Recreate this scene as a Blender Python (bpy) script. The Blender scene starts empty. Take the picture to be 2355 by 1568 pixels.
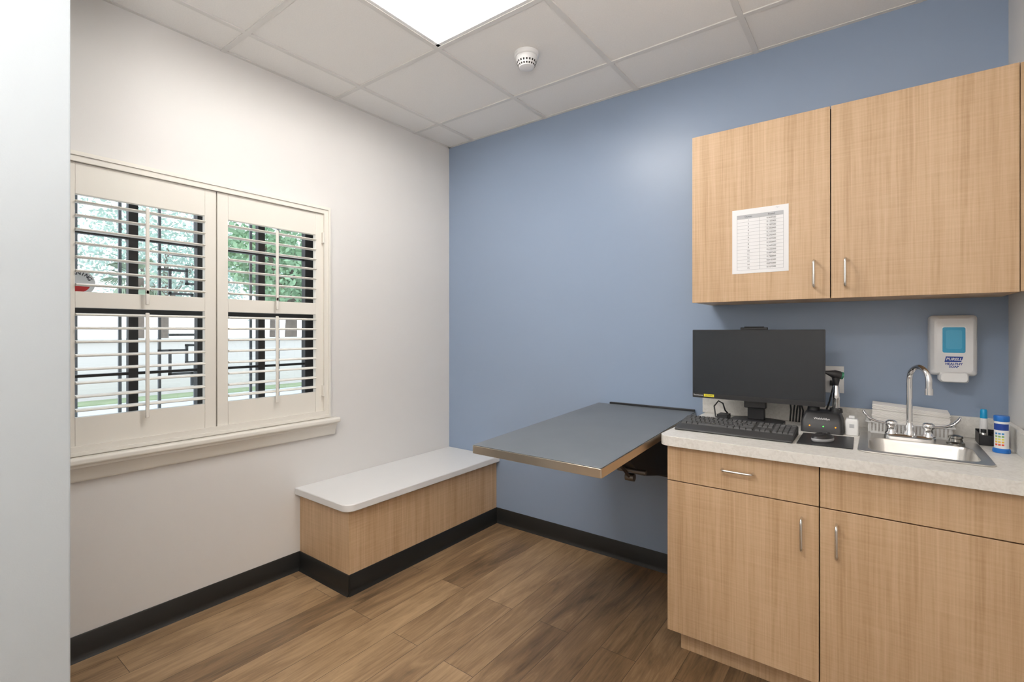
import bpy, bmesh, math, random
from mathutils import Matrix, Vector
random.seed(7)
scene = bpy.context.scene
scene.view_settings.view_transform = 'Standard'
COL = scene.collection
PI = math.pi

# ------------------------------------------------------------ materials
def mat_new(name):
    m = bpy.data.materials.new(name); m.use_nodes = True
    nt = m.node_tree
    return m, nt, nt.nodes['Principled BSDF']

def simple(name, col, rough=0.5, metal=0.0, var=0.04, vscale=8, bump=0.0, bscale=200, emit=None, spec=None):
    m, nt, b = mat_new(name)
    tc = nt.nodes.new('ShaderNodeTexCoord')
    nz = nt.nodes.new('ShaderNodeTexNoise'); nz.inputs['Scale'].default_value = vscale
    nz.inputs['Detail'].default_value = 3
    nt.links.new(tc.outputs['Object'], nz.inputs['Vector'])
    mx = nt.nodes.new('ShaderNodeMix'); mx.data_type = 'RGBA'
    mx.inputs[6].default_value = (*[c*(1-var) for c in col], 1)
    mx.inputs[7].default_value = (*[min(1, c*(1+var)) for c in col], 1)
    nt.links.new(nz.outputs['Fac'], mx.inputs[0])
    nt.links.new(mx.outputs[2], b.inputs['Base Color'])
    b.inputs['Roughness'].default_value = rough
    b.inputs['Metallic'].default_value = metal
    if spec is not None: b.inputs['Specular IOR Level'].default_value = spec
    if bump > 0:
        n2 = nt.nodes.new('ShaderNodeTexNoise'); n2.inputs['Scale'].default_value = bscale
        n2.inputs['Detail'].default_value = 2
        nt.links.new(tc.outputs['Object'], n2.inputs['Vector'])
        bp = nt.nodes.new('ShaderNodeBump'); bp.inputs['Strength'].default_value = bump
        bp.inputs['Distance'].default_value = 0.001
        nt.links.new(n2.outputs['Fac'], bp.inputs['Height'])
        nt.links.new(bp.outputs['Normal'], b.inputs['Normal'])
    if emit:
        b.inputs['Emission Color'].default_value = (*emit[0], 1)
        b.inputs['Emission Strength'].default_value = emit[1]
    return m

def wood(name, dark, mid, light, scale=(38, 38, 1.1), fine=(190, 190, 5), cross=(5, 5, 150), rough=0.42):
    m, nt, b = mat_new(name)
    L = nt.links.new
    tc = nt.nodes.new('ShaderNodeTexCoord')
    def noise(sc, detail, dist=0.0):
        mp = nt.nodes.new('ShaderNodeMapping'); mp.inputs['Scale'].default_value = sc
        L(tc.outputs['Object'], mp.inputs['Vector'])
        n = nt.nodes.new('ShaderNodeTexNoise'); n.inputs['Scale'].default_value = 1
        n.inputs['Detail'].default_value = detail; n.inputs['Distortion'].default_value = dist
        L(mp.outputs['Vector'], n.inputs['Vector']); return n
    a = noise(scale, 4, 0.4); f = noise(fine, 3); c = noise(cross, 2)
    m1 = nt.nodes.new('ShaderNodeMath'); m1.operation = 'MULTIPLY'; m1.inputs[1].default_value = 0.44
    L(a.outputs['Fac'], m1.inputs[0])
    m2 = nt.nodes.new('ShaderNodeMath'); m2.operation = 'MULTIPLY_ADD'; m2.inputs[1].default_value = 0.36
    L(f.outputs['Fac'], m2.inputs[0]); L(m1.outputs[0], m2.inputs[2])
    m3 = nt.nodes.new('ShaderNodeMath'); m3.operation = 'MULTIPLY_ADD'; m3.inputs[1].default_value = 0.20
    L(c.outputs['Fac'], m3.inputs[0]); L(m2.outputs[0], m3.inputs[2])
    r = nt.nodes.new('ShaderNodeValToRGB')
    r.color_ramp.elements[0].position = 0.34; r.color_ramp.elements[0].color = (*dark, 1)
    r.color_ramp.elements[1].position = 0.66; r.color_ramp.elements[1].color = (*light, 1)
    e = r.color_ramp.elements.new(0.5); e.color = (*mid, 1)
    L(m3.outputs[0], r.inputs['Fac']); L(r.outputs['Color'], b.inputs['Base Color'])
    b.inputs['Roughness'].default_value = rough
    return m

def floor_mat():
    m, nt, b = mat_new('vinyl_plank')
    L = nt.links.new
    tc = nt.nodes.new('ShaderNodeTexCoord')
    sp = nt.nodes.new('ShaderNodeSeparateXYZ'); L(tc.outputs['Object'], sp.inputs[0])
    cb = nt.nodes.new('ShaderNodeCombineXYZ'); L(sp.outputs['Y'], cb.inputs['X']); L(sp.outputs['X'], cb.inputs['Y'])
    br = nt.nodes.new('ShaderNodeTexBrick')
    br.offset = 0.37; br.inputs['Scale'].default_value = 1
    br.inputs['Brick Width'].default_value = 1.22; br.inputs['Row Height'].default_value = 0.153
    br.inputs['Mortar Size'].default_value = 0.0011; br.inputs['Mortar Smooth'].default_value = 0.0
    br.inputs['Color1'].default_value = (0, 0, 0, 1); br.inputs['Color2'].default_value = (1, 1, 1, 1)
    br.inputs['Mortar'].default_value = (0.5, 0.5, 0.5, 1)
    L(cb.outputs[0], br.inputs['Vector'])
    rnd = nt.nodes.new('ShaderNodeSeparateColor'); L(br.outputs['Color'], rnd.inputs[0])
    def n(sx, sy, detail, dist, k):
        a = nt.nodes.new('ShaderNodeMath'); a.operation = 'MULTIPLY'; a.inputs[1].default_value = sx; L(sp.outputs['X'], a.inputs[0])
        c = nt.nodes.new('ShaderNodeMath'); c.operation = 'MULTIPLY'; c.inputs[1].default_value = sy; L(sp.outputs['Y'], c.inputs[0])
        d = nt.nodes.new('ShaderNodeMath'); d.operation = 'MULTIPLY'; d.inputs[1].default_value = k; L(rnd.outputs[0], d.inputs[0])
        v = nt.nodes.new('ShaderNodeCombineXYZ'); L(a.outputs[0], v.inputs[0]); L(c.outputs[0], v.inputs[1]); L(d.outputs[0], v.inputs[2])
        t = nt.nodes.new('ShaderNodeTexNoise'); t.inputs['Scale'].default_value = 1
        t.inputs['Detail'].default_value = detail; t.inputs['Distortion'].default_value = dist
        t.inputs['Roughness'].default_value = 0.65
        L(v.outputs[0], t.inputs['Vector']); return t
    g1 = n(13, 1.8, 7, 1.6, 40); g2 = n(120, 6, 3, 0.3, 30); g3 = n(4.5, 1.4, 3, 0.5, 6)
    def mad(src, k, add):
        a = nt.nodes.new('ShaderNodeMath'); a.operation = 'MULTIPLY_ADD'; a.inputs[1].default_value = k
        L(src, a.inputs[0])
        if isinstance(add, float): a.inputs[2].default_value = add
        else: L(add, a.inputs[2])
        return a.outputs[0]
    s = mad(g1.outputs['Fac'], 0.42, 0.0); s = mad(g2.outputs['Fac'], 0.20, s)
    s = mad(g3.outputs['Fac'], 0.26, s); s = mad(rnd.outputs[0], 0.13, s)
    r = nt.nodes.new('ShaderNodeValToRGB')
    r.color_ramp.elements[0].position = 0.36; r.color_ramp.elements[0].color = (0.105, 0.063, 0.032, 1)
    r.color_ramp.elements[1].position = 0.64; r.color_ramp.elements[1].color = (0.43, 0.285, 0.155, 1)
    e = r.color_ramp.elements.new(0.5); e.color = (0.255, 0.157, 0.080, 1)
    L(s, r.inputs['Fac'])
    mx = nt.nodes.new('ShaderNodeMix'); mx.data_type = 'RGBA'; mx.inputs[7].default_value = (0.08, 0.047, 0.025, 1)
    L(br.outputs['Fac'], mx.inputs[0]); L(r.outputs['Color'], mx.inputs[6])
    L(mx.outputs[2], b.inputs['Base Color'])
    b.inputs['Roughness'].default_value = 0.38
    bp = nt.nodes.new('ShaderNodeBump'); bp.inputs['Strength'].default_value = 0.15; bp.inputs['Distance'].default_value = 0.001
    L(g2.outputs['Fac'], bp.inputs['Height']); L(bp.outputs['Normal'], b.inputs['Normal'])
    return m

def emis(name, col, st):
    m = bpy.data.materials.new(name); m.use_nodes = True; nt = m.node_tree
    nt.nodes.remove(nt.nodes['Principled BSDF'])
    e = nt.nodes.new('ShaderNodeEmission'); e.inputs[0].default_value = (*col, 1); e.inputs[1].default_value = st
    nt.links.new(e.outputs[0], nt.nodes['Material Output'].inputs[0]); return m

def glass_mat():
    m = bpy.data.materials.new('window_glass'); m.use_nodes = True; nt = m.node_tree
    nt.nodes.remove(nt.nodes['Principled BSDF'])
    t = nt.nodes.new('ShaderNodeBsdfTransparent'); t.inputs[0].default_value = (0.95, 0.97, 0.97, 1)
    g = nt.nodes.new('ShaderNodeBsdfGlossy'); g.inputs['Roughness'].default_value = 0.02
    mx = nt.nodes.new('ShaderNodeMixShader'); mx.inputs[0].default_value = 0.05
    nt.links.new(t.outputs[0], mx.inputs[1]); nt.links.new(g.outputs[0], mx.inputs[2])
    nt.links.new(mx.outputs[0], nt.nodes['Material Output'].inputs[0]); return m

def laminate():
    m, nt, b = mat_new('speckled_laminate'); L = nt.links.new
    tc = nt.nodes.new('ShaderNodeTexCoord')
    n1 = nt.nodes.new('ShaderNodeTexNoise'); n1.inputs['Scale'].default_value = 60; n1.inputs['Detail'].default_value = 5; n1.inputs['Distortion'].default_value = 1.0
    L(tc.outputs['Object'], n1.inputs['Vector'])
    r = nt.nodes.new('ShaderNodeValToRGB')
    r.color_ramp.elements[0].position = 0.32; r.color_ramp.elements[0].color = (0.69, 0.665, 0.62, 1)
    r.color_ramp.elements[1].position = 0.58; r.color_ramp.elements[1].color = (0.79, 0.77, 0.73, 1)
    L(n1.outputs['Fac'], r.inputs['Fac']); L(r.outputs['Color'], b.inputs['Base Color'])
    b.inputs['Roughness'].default_value = 0.35
    return m

W_WALL = simple('warm_white_paint', (0.76, 0.738, 0.715), 0.45, var=0.015, vscale=2, bump=0.15, bscale=260)
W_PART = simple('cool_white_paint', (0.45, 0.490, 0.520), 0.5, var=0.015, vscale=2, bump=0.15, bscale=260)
W_BLUE = simple('blue_paint', (0.285, 0.362, 0.490), 0.36, var=0.02, vscale=2, bump=0.12, bscale=260)
W_CEIL = simple('ceiling_tile', (0.89, 0.87, 0.84), 0.9, var=0.05, vscale=160, bump=0.4, bscale=350)
M_GRID = simple('grid_white', (0.76, 0.74, 0.71), 0.5)
M_FLOOR = floor_mat()
M_BASE = simple('black_rubber', (0.012, 0.012, 0.011), 0.42)
M_WOOD = wood('light_oak_laminate', (0.46, 0.295, 0.160), (0.57, 0.385, 0.228), (0.66, 0.465, 0.295))
M_GAPSHADE = simple('gap_shade', (0.02, 0.016, 0.013), 0.7)  # near-black colour standing for the shade in door gaps and vent slots
M_LAM = laminate()
M_WHITE = simple('white_solid_top', (0.80, 0.79, 0.78), 0.32, var=0.01)
M_SHUT = simple('shutter_white', (0.82, 0.785, 0.715), 0.4, var=0.01)
M_STEEL = simple('brushed_steel', (0.62, 0.60, 0.57), 0.28, 1.0, var=0.06, vscale=30)
M_CHROME = simple('chrome', (0.85, 0.85, 0.86), 0.07, 1.0, var=0.01)
M_NICKEL = simple('satin_nickel', (0.72, 0.70, 0.67), 0.25, 1.0, var=0.02)
M_SLATE = simple('slate_vinyl', (0.140, 0.152, 0.165), 0.38, var=0.15, vscale=5)
M_BRASS = simple('steel_band', (0.60, 0.52, 0.42), 0.3, 1.0, var=0.1, vscale=12)
M_BLACK = simple('black_plastic', (0.018, 0.018, 0.02), 0.4)
M_BLACKG = simple('screen_glass', (0.018, 0.022, 0.027), 0.22)
M_KEYB = simple('charcoal_plastic', (0.040, 0.040, 0.041), 0.5)
M_KEY = simple('key_plastic', (0.07, 0.07, 0.072), 0.5)
M_PLAST = simple('white_plastic', (0.82, 0.82, 0.82), 0.3, var=0.01)
M_PLAST2 = simple('grey_white_plastic', (0.78, 0.78, 0.79), 0.35, var=0.01)
M_PAPER = simple('paper', (0.84, 0.84, 0.85), 0.6, var=0.01)
M_TOWEL = simple('towel_paper', (0.92, 0.89, 0.86), 0.85, var=0.03, vscale=60)
M_INK = simple('ink', (0.05, 0.05, 0.06), 0.6)
M_GREYINK = simple('grey_ink', (0.42, 0.43, 0.45), 0.6)
M_HEAD = simple('header_grey', (0.50, 0.51, 0.53), 0.6)
M_YEL = simple('yellow_sticker', (0.80, 0.70, 0.04), 0.5)
M_RED = simple('red', (0.60, 0.03, 0.03), 0.5)
M_LOGOB = simple('logo_blue', (0.01, 0.05, 0.30), 0.4)
M_CYAN = simple('blue_window', (0.03, 0.33, 0.56), 0.15)
M_CAPB = simple('bright_blue', (0.01, 0.14, 0.50), 0.35)
M_TXT = simple('white_print', (0.8, 0.8, 0.8), 0.5)
M_ORANGE = emis('orange_led', (1, 0.30, 0.02), 2.0)
M_GREEN = emis('green_led', (0.1, 1, 0.1), 2.0)
M_BRONZE = simple('dark_bronze', (0.020, 0.018, 0.017), 0.5)
M_IRON = simple('painted_iron', (0.16, 0.17, 0.185), 0.5)
M_GLASS = glass_mat()
M_LENS = emis('lamp_lens', (1.0, 0.97, 0.93), 70)
M_REFL = simple('white_enamel', (0.88, 0.88, 0.87), 0.3, var=0.005)
M_CONC = simple('concrete', (0.55, 0.56, 0.56), 0.9, var=0.1, vscale=0.6)
M_GRASS = simple('grass', (0.30, 0.36, 0.20), 0.9, var=0.3, vscale=3)
M_STUCCO = simple('white_stucco', (0.62, 0.585, 0.54), 0.9, var=0.05, vscale=1)
M_LEAF = simple('leaves', (0.27, 0.42, 0.25), 0.8, var=0.6, vscale=1.5)
M_LEAF2 = simple('hazed_leaves', (0.45, 0.58, 0.50), 0.8, var=0.4, vscale=1.5)  # haze over the far trees is put into the leaf colour
M_BARK = simple('bark', (0.20, 0.16, 0.13), 0.9, var=0.3, vscale=10)

# ------------------------------------------------------------ builder
def set_parent(o, p):
    if p is not None:
        o.parent = p
        o.matrix_parent_inverse = Matrix.Translation(-Vector(p.location))

def thing(name, loc, label, category, **kw):
    e = bpy.data.objects.new(name, None); e.empty_display_size = 0.05
    e.location = loc; COL.objects.link(e)
    e['label'] = label; e['category'] = category
    for k, v in kw.items(): e[k] = v
    return e

def top(o, label, category, **kw):
    o['label'] = label; o['category'] = category
    for k, v in kw.items(): o[k] = v
    return o

def fin(me, name, mats, parent, bevel=0, bseg=2, smooth=True, angle=40, recalc=True):
    bm = bmesh.new(); bm.from_mesh(me)
    if recalc: bmesh.ops.recalc_face_normals(bm, faces=bm.faces)
    bm.to_mesh(me); bm.free()
    for m in mats: me.materials.append(m)
    vs = [v.co for v in me.vertices]
    lo = Vector((min(v[i] for v in vs) for i in range(3))); hi = Vector((max(v[i] for v in vs) for i in range(3)))
    c = (lo + hi) / 2
    me.transform(Matrix.Translation(-c))
    if smooth:
        for p in me.polygons: p.use_smooth = True
        try: me.set_sharp_from_angle(angle=math.radians(angle))
        except Exception: pass
    o = bpy.data.objects.new(name, me); o.location = c; COL.objects.link(o)
    if bevel:
        b = o.modifiers.new('Bevel', 'BEVEL'); b.width = bevel; b.segments = bseg; b.limit_method = 'ANGLE'
        b.angle_limit = math.radians(35); b.harden_normals = False
    set_parent(o, parent)
    return o

class MB:
    def __init__(s): s.v = []; s.f = []; s.m = []; s.xf = None
    def _add(s, vs, fs, m):
        n = len(s.v)
        for p in vs:
            p = Vector(p)
            if s.xf is not None: p = s.xf @ p
            s.v.append(p)
        for f in fs: s.f.append([i + n for i in f]); s.m.append(m)
        return s
    def box(s, x0, x1, y0, y1, z0, z1, m=0):
        vs = [(x, y, z) for z in (z0, z1) for y in (y0, y1) for x in (x0, x1)]
        return s._add(vs, [(0, 2, 3, 1), (4, 5, 7, 6), (0, 1, 5, 4), (2, 6, 7, 3), (0, 4, 6, 2), (1, 3, 7, 5)], m)
    def quad(s, a, b, c, d, m=0): return s._add([a, b, c, d], [(0, 1, 2, 3)], m)
    def loft(s, rings, m=0, cap0=True, cap1=True, close=True):
        n = len(rings[0]); vs = [p for r in rings for p in r]; fs = []
        for i in range(len(rings) - 1):
            for j in range(n if close else n - 1):
                k = (j + 1) % n
                fs.append((i*n + j, i*n + k, (i+1)*n + k, (i+1)*n + j))
        if cap0: fs.append(tuple(range(n))[::-1])
        if cap1: fs.append(tuple((len(rings)-1)*n + j for j in range(n)))
        return s._add(vs, fs, m)
    def tube(s, pts, r, n=12, m=0, flat=None):
        pts = [Vector(p) for p in pts]
        rs = r if isinstance(r, (list, tuple)) else [r]*len(pts)
        t0 = (pts[1]-pts[0]).normalized()
        up = Vector((0, 0, 1)) if abs(t0.z) < 0.9 else Vector((1, 0, 0))
        nrm = t0.cross(up).normalized(); rings = []
        for i, p in enumerate(pts):
            if i == 0: t = t0
            elif i == len(pts)-1: t = (pts[i]-pts[i-1]).normalized()
            else: t = ((pts[i+1]-pts[i]).normalized() + (pts[i]-pts[i-1]).normalized()).normalized()
            nrm = (nrm - t*nrm.dot(t)).normalized(); bi = t.cross(nrm)
            fl = flat if flat else 1.0
            rings.append([p + nrm*math.cos(2*PI*k/n)*rs[i] + bi*math.sin(2*PI*k/n)*rs[i]*fl for k in range(n)])
        return s.loft(rings, m)
    def cyl(s, p0, p1, r0, r1=None, n=28, m=0):
        return s.tube([p0, p1], [r0, r0 if r1 is None else r1], n, m)
    def lathe(s, c, prof, n=32, m=0):
        rings = [[(c[0]+r*math.cos(2*PI*k/n), c[1]+r*math.sin(2*PI*k/n), c[2]+z) for k in range(n)] for r, z in prof]
        return s.loft(rings, m)
    def prism(s, poly, axis, a0, a1, m=0):
        def P(p, a):
            if axis == 'x': return (a, p[0], p[1])
            if axis == 'y': return (p[0], a, p[1])
            return (p[0], p[1], a)
        return s.loft([[P(p, a0) for p in poly], [P(p, a1) for p in poly]], m)
    def build(s, name, mats, parent=None, **kw):
        if not isinstance(mats, (list, tuple)): mats = [mats]
        me = bpy.data.meshes.new(name)
        me.from_pydata([tuple(v) for v in s.v], [], s.f)
        for p, mi in zip(me.polygons, s.m): p.material_index = mi
        me.update()
        return fin(me, name, mats, parent, **kw)

def rr(a0, a1, b0, b1, r, n=5):
    out = []
    for cx, cy, st in ((a1-r, b1-r, 0), (a0+r, b1-r, 90), (a0+r, b0+r, 180), (a1-r, b0+r, 270)):
        for i in range(n+1):
            t = math.radians(st + 90*i/n); out.append((cx + r*math.cos(t), cy + r*math.sin(t)))
    return out

def slab(name, outer, holes, z0, z1, mat, parent=None, bevel=0, **kw):
    cu = bpy.data.curves.new('c', 'CURVE'); cu.dimensions = '2D'; cu.fill_mode = 'BOTH'; cu.extrude = (z1-z0)/2
    for poly in [outer] + holes:
        sp = cu.splines.new('POLY'); sp.points.add(len(poly)-1)
        for i, p in enumerate(poly): sp.points[i].co = (p[0], p[1], 0, 1)
        sp.use_cyclic_u = True
    o = bpy.data.objects.new('tmpc', cu); COL.objects.link(o)
    dg = bpy.context.evaluated_depsgraph_get(); dg.update()
    me = bpy.data.meshes.new_from_object(o.evaluated_get(dg))
    bpy.data.objects.remove(o)
    me.materials.clear()
    me.transform(Matrix.Translation((0, 0, (z0+z1)/2)))
    bm = bmesh.new(); bm.from_mesh(me); bmesh.ops.remove_doubles(bm, verts=bm.verts, dist=1e-5); bm.to_mesh(me); bm.free()
    me.name = name
    return fin(me, name, [mat], parent, bevel=bevel, **kw)

def text(name, body, size, loc, mat, parent, rot=None, align='CENTER', spacing=1.0, shear=0, bold=0.0):
    cu = bpy.data.curves.new('t', 'FONT'); cu.body = body; cu.size = size; cu.align_x = align; cu.align_y = 'CENTER'
    cu.space_line = spacing; cu.shear = shear; cu.offset = bold; cu.resolution_u = 3
    o = bpy.data.objects.new('tmpt', cu); COL.objects.link(o)
    dg = bpy.context.evaluated_depsgraph_get(); dg.update()
    me = bpy.data.meshes.new_from_object(o.evaluated_get(dg))
    bpy.data.objects.remove(o)
    me.materials.clear()
    R = rot if rot is not None else Matrix.Rotation(PI/2, 4, 'X')
    me.transform(Matrix.Translation(loc) @ R)
    me.name = name
    return fin(me, name, [mat], parent, smooth=False, recalc=False)

def struct(o): o['kind'] = 'structure'; return o

# ------------------------------------------------------------ room shell
H = 2.668; RX = 2.943; BY = -4.0
WY0, WY1, WZ0, WZ1 = -2.19, -1.0, 0.81, 2.01
b = MB()
b.box(-0.2, 0, BY, 0.2, -0.1, WZ0).box(-0.2, 0, BY, 0.2, WZ1, 2.9)
b.box(-0.2, 0, WY1, 0.2, WZ0, WZ1).box(-0.2, 0, BY, WY0, WZ0, WZ1)
struct(b.build('wall_left', W_WALL, smooth=False))
struct(MB().box(0, RX, 0, 0.2, -0.1, 2.9).build('wall_back', W_BLUE, smooth=False))
struct(MB().box(RX, RX+0.2, BY, 0.2, -0.1, 2.9).build('wall_right', W_WALL, smooth=False))
struct(MB().box(0, RX, BY-0.2, BY, -0.1, 2.9).build('wall_front', W_WALL, smooth=False))
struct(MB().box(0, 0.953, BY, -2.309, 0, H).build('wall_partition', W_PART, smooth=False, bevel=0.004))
struct(MB().box(0, RX, BY, 0, -0.1, 0).build('floor', M_FLOOR, smooth=False))

# ceiling
gx = [0] + [0.243 + 0.6096*k for k in range(5)] + [RX]
gy = [0] + [-0.345 - 0.6096*k for k in range(6)] + [BY]
holes = {(2, 2), (3, 5)}
b = MB()
for i in range(len(gx)-1):
    for j in range(len(gy)-1):
        if (i, j) in holes: continue
        b.quad((gx[i], gy[j], H), (gx[i+1], gy[j], H), (gx[i+1], gy[j+1], H), (gx[i], gy[j+1], H), 0)
w = 0.012
for i in range(1, len(gx)-1):
    b.box(gx[i]-w, gx[i]+w, BY, -0.001, H-0.006, H-0.0005, 1)
for j in range(1, len(gy)-1):
    b.box(0, RX, gy[j]-w, gy[j]+w, H-0.0062, H-0.0007, 1)
b.box(0, RX, -0.02, 0, H-0.004, H-0.0006, 1).box(0, 0.02, BY, 0, H-0.004, H-0.0006, 1).box(RX-0.02, RX, BY, 0, H-0.004, H-0.0006, 1)
b.box(-0.2, RX+0.2, BY-0.2, 0.2, 2.9, 3.0, 0)  # unseen slab added above the tiles to keep sky light out
struct(b.build('ceiling', [W_CEIL, M_GRID], smooth=False, recalc=False))

def troffer(x0, x1, y0, y1, label):
    t = thing('ceiling_light', ((x0+x1)/2, (y0+y1)/2, H), label, 'ceiling light', group='recessed troffer lights')
    b = MB(); x0 += w; x1 -= w; y0 += w; y1 -= w
    n = 14; prof = []
    for i in range(n+1):
        u = i/n; prof.append((x0 + (x1-x0)*u, H + 0.004 + 0.085*math.sin(PI*u)**0.6))
    for i in range(n):
        a, c = prof[i], prof[i+1]
        b.quad((a[0], y0, a[1]), (c[0], y0, c[1]), (c[0], y1, c[1]), (a[0], y1, a[1]))
    for yy, s in ((y0, 1), (y1, -1)):
        b.loft([[(p[0], yy, p[1]) for p in prof]+[(x1, yy, H-0.002), (x0, yy, H-0.002)],
                [(p[0], yy+s*0.001, p[1]) for p in prof]+[(x1, yy+s*0.001, H-0.002), (x0, yy+s*0.001, H-0.002)]])
    b.build('reflector_pan', M_REFL, t)
    fr = MB()
    fr.box(x0, x1, y0, y0+0.018, H-0.004, H+0.004).box(x0, x1, y1-0.018, y1, H-0.004, H+0.004)
    fr.box(x0, x0+0.018, y0, y1, H-0.004, H+0.004).box(x1-0.018, x1, y0, y1, H-0.004, H+0.004)
    fr.build('trim_frame', M_REFL, t)
    for cx in (x0 + 0.15, x1 - 0.15):
        l = MB()
        pts = [(cx + 0.05*math.cos(a), H + 0.045 + 0.035*math.sin(a)) for a in [PI*2*k/16 for k in range(16)]]
        l.prism(pts, 'y', y0 + 0.10, y1 - 0.10)
        l.build('lamp_lens', M_LENS, t)
    return t
troffer(gx[2], gx[3], gy[3], gy[2], 'lit white recessed fluorescent troffer in the ceiling grid')
troffer(gx[3], gx[4], gy[6], gy[5], 'added unseen fill troffer in the ceiling behind the camera')  # second fixture added out of view for frontal fill

# baseboards with cove toe
cove = [(0, 0), (0.016, 0), (0.014, 0.003), (0.009, 0.012), (0.006, 0.025), (0.006, 0.098), (0.004, 0.101), (0, 0.101)]
struct(MB().prism(cove, 'y', -2.309, -1.1765).build('baseboard_left', M_BASE))
struct(MB().prism([(-p[0], p[1]) for p in cove], 'x', 0.4565, 1.89).build('baseboard_back', M_BASE))
struct(MB().prism([(RX-p[0], p[1]) for p in cove], 'y', BY, -0.665).build('baseboard_right', M_BASE))
struct(MB().prism([(0.953+p[0], p[1]) for p in cove], 'y', BY, -2.309).build('baseboard_partition', M_BASE))

# window trim, stool, apron
cs = MB()
def casing(xa, xb, oy0, oy1, oz0, oz1, wd_):
    cs.box(xa, xb, oy0, oy1, oz1-wd_, oz1).box(xa, xb, oy0, oy1, oz0, oz0+wd_)
    cs.box(xa, xb, oy0, oy0+wd_, oz0+wd_, oz1-wd_).box(xa, xb, oy1-wd_, oy1, oz0+wd_, oz1-wd_)
casing(0.0075, 0.020, WY0-0.003, WY1+0.006, WZ0+0.003, WZ1+0.008, 0.040)
casing(0.0005, 0.0075, WY0-0.003, WY1+0.006, WZ0+0.003, WZ1+0.008, 0.028)
casing(0.020, 0.026, WY0+0.001, WY1+0.002, WZ0+0.007, WZ1+0.004, 0.013)
casing(-0.034, -0.0235, WY0+0.0005, WY1-0.0005, WZ0+0.0005, WZ1-0.0005, 0.042)
cs.box(-0.034, -0.0235, -1.607, -1.582, WZ0+0.042, WZ1-0.042)
struct(cs.build('trim_1', M_SHUT, smooth=False))
cs = MB()
cs.box(0.0005, 0.060, -2.245, -0.950, 0.783, 0.812)
struct(cs.build('trim_2', M_SHUT, bevel=0.009, bseg=3))
ap = [(0, 0.783), (0.045, 0.783), (0.045, 0.772), (0.034, 0.764), (0.030, 0.748), (0.022, 0.738), (0.022, 0.722), (0.015, 0.712), (0, 0.712)]
struct(MB().prism(ap, 'y', -2.235, -0.965).build('trim_3', M_SHUT))

# window with dark bronze sashes
b = MB(); X0, X1 = -0.175, -0.135
b.box(X0, X1, WY0, WY0+0.05, WZ0, WZ1).box(X0, X1, WY1-0.06, WY1, WZ0, WZ1)
b.box(X0, X1, WY0, WY1, WZ0, WZ0+0.06).box(X0, X1, WY0, WY1, WZ1-0.05, WZ1)
b.box(X0, X1, -1.625, -1.585, WZ0, WZ1)
b.box(X0+0.001, X1-0.001, WY0, WY1, 1.378, 1.416)
for yc in (-1.882, -1.310): b.box(X0+0.004, X1-0.004, yc-0.018, yc+0.018, WZ0, WZ1)
for zc in (1.727, 1.118): b.box(X0+0.006, X1-0.006, WY0, WY1, zc-0.006, zc+0.006)
b.box(X0+0.018, X0+0.020, WY0+0.01, WY1-0.01, WZ0+0.01, WZ1-0.01, 1)
struct(b.build('window_1', [M_BRONZE, M_GLASS], smooth=False))

# warning sticker on the glass
stk = thing('warning_sticker', (-0.13, -2.07, 1.51), 'round white and red warning sticker on the window pane', 'sticker')
RY = Matrix(((0, 0, 1, 0), (1, 0, 0, 0), (0, 1, 0, 0), (0, 0, 0, 1)))
sc = (-0.1535, -2.068, 1.512)
def disc(cx, cy, cz, r, a0, a1, n=32):
    return [(cy + r*math.cos(a0+(a1-a0)*k/n), cz + r*math.sin(a0+(a1-a0)*k/n)) for k in range(n+1)]
MB().prism(disc(0, sc[1], sc[2], 0.056, 0, 2*PI)[:-1], 'x', -0.1548, -0.1540).build('sticker_disc', M_TXT, stk)
MB().prism(disc(0, sc[1], sc[2], 0.040, PI+0.25, 2*PI-0.25), 'x', -0.1540, -0.1536).build('red_panel', M_RED, stk)
for i, ch in enumerate('WARNING'):
    a = PI*0.5 + (3-i)*0.36
    p = (-0.1532, sc[1] + 0.041*math.cos(a), sc[2] + 0.041*math.sin(a))
    text('sticker_letter', ch, 0.021, p, M_INK, stk, rot=RY @ Matrix.Rotation(a-PI/2, 4, 'Z'), bold=0.0006)

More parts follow.
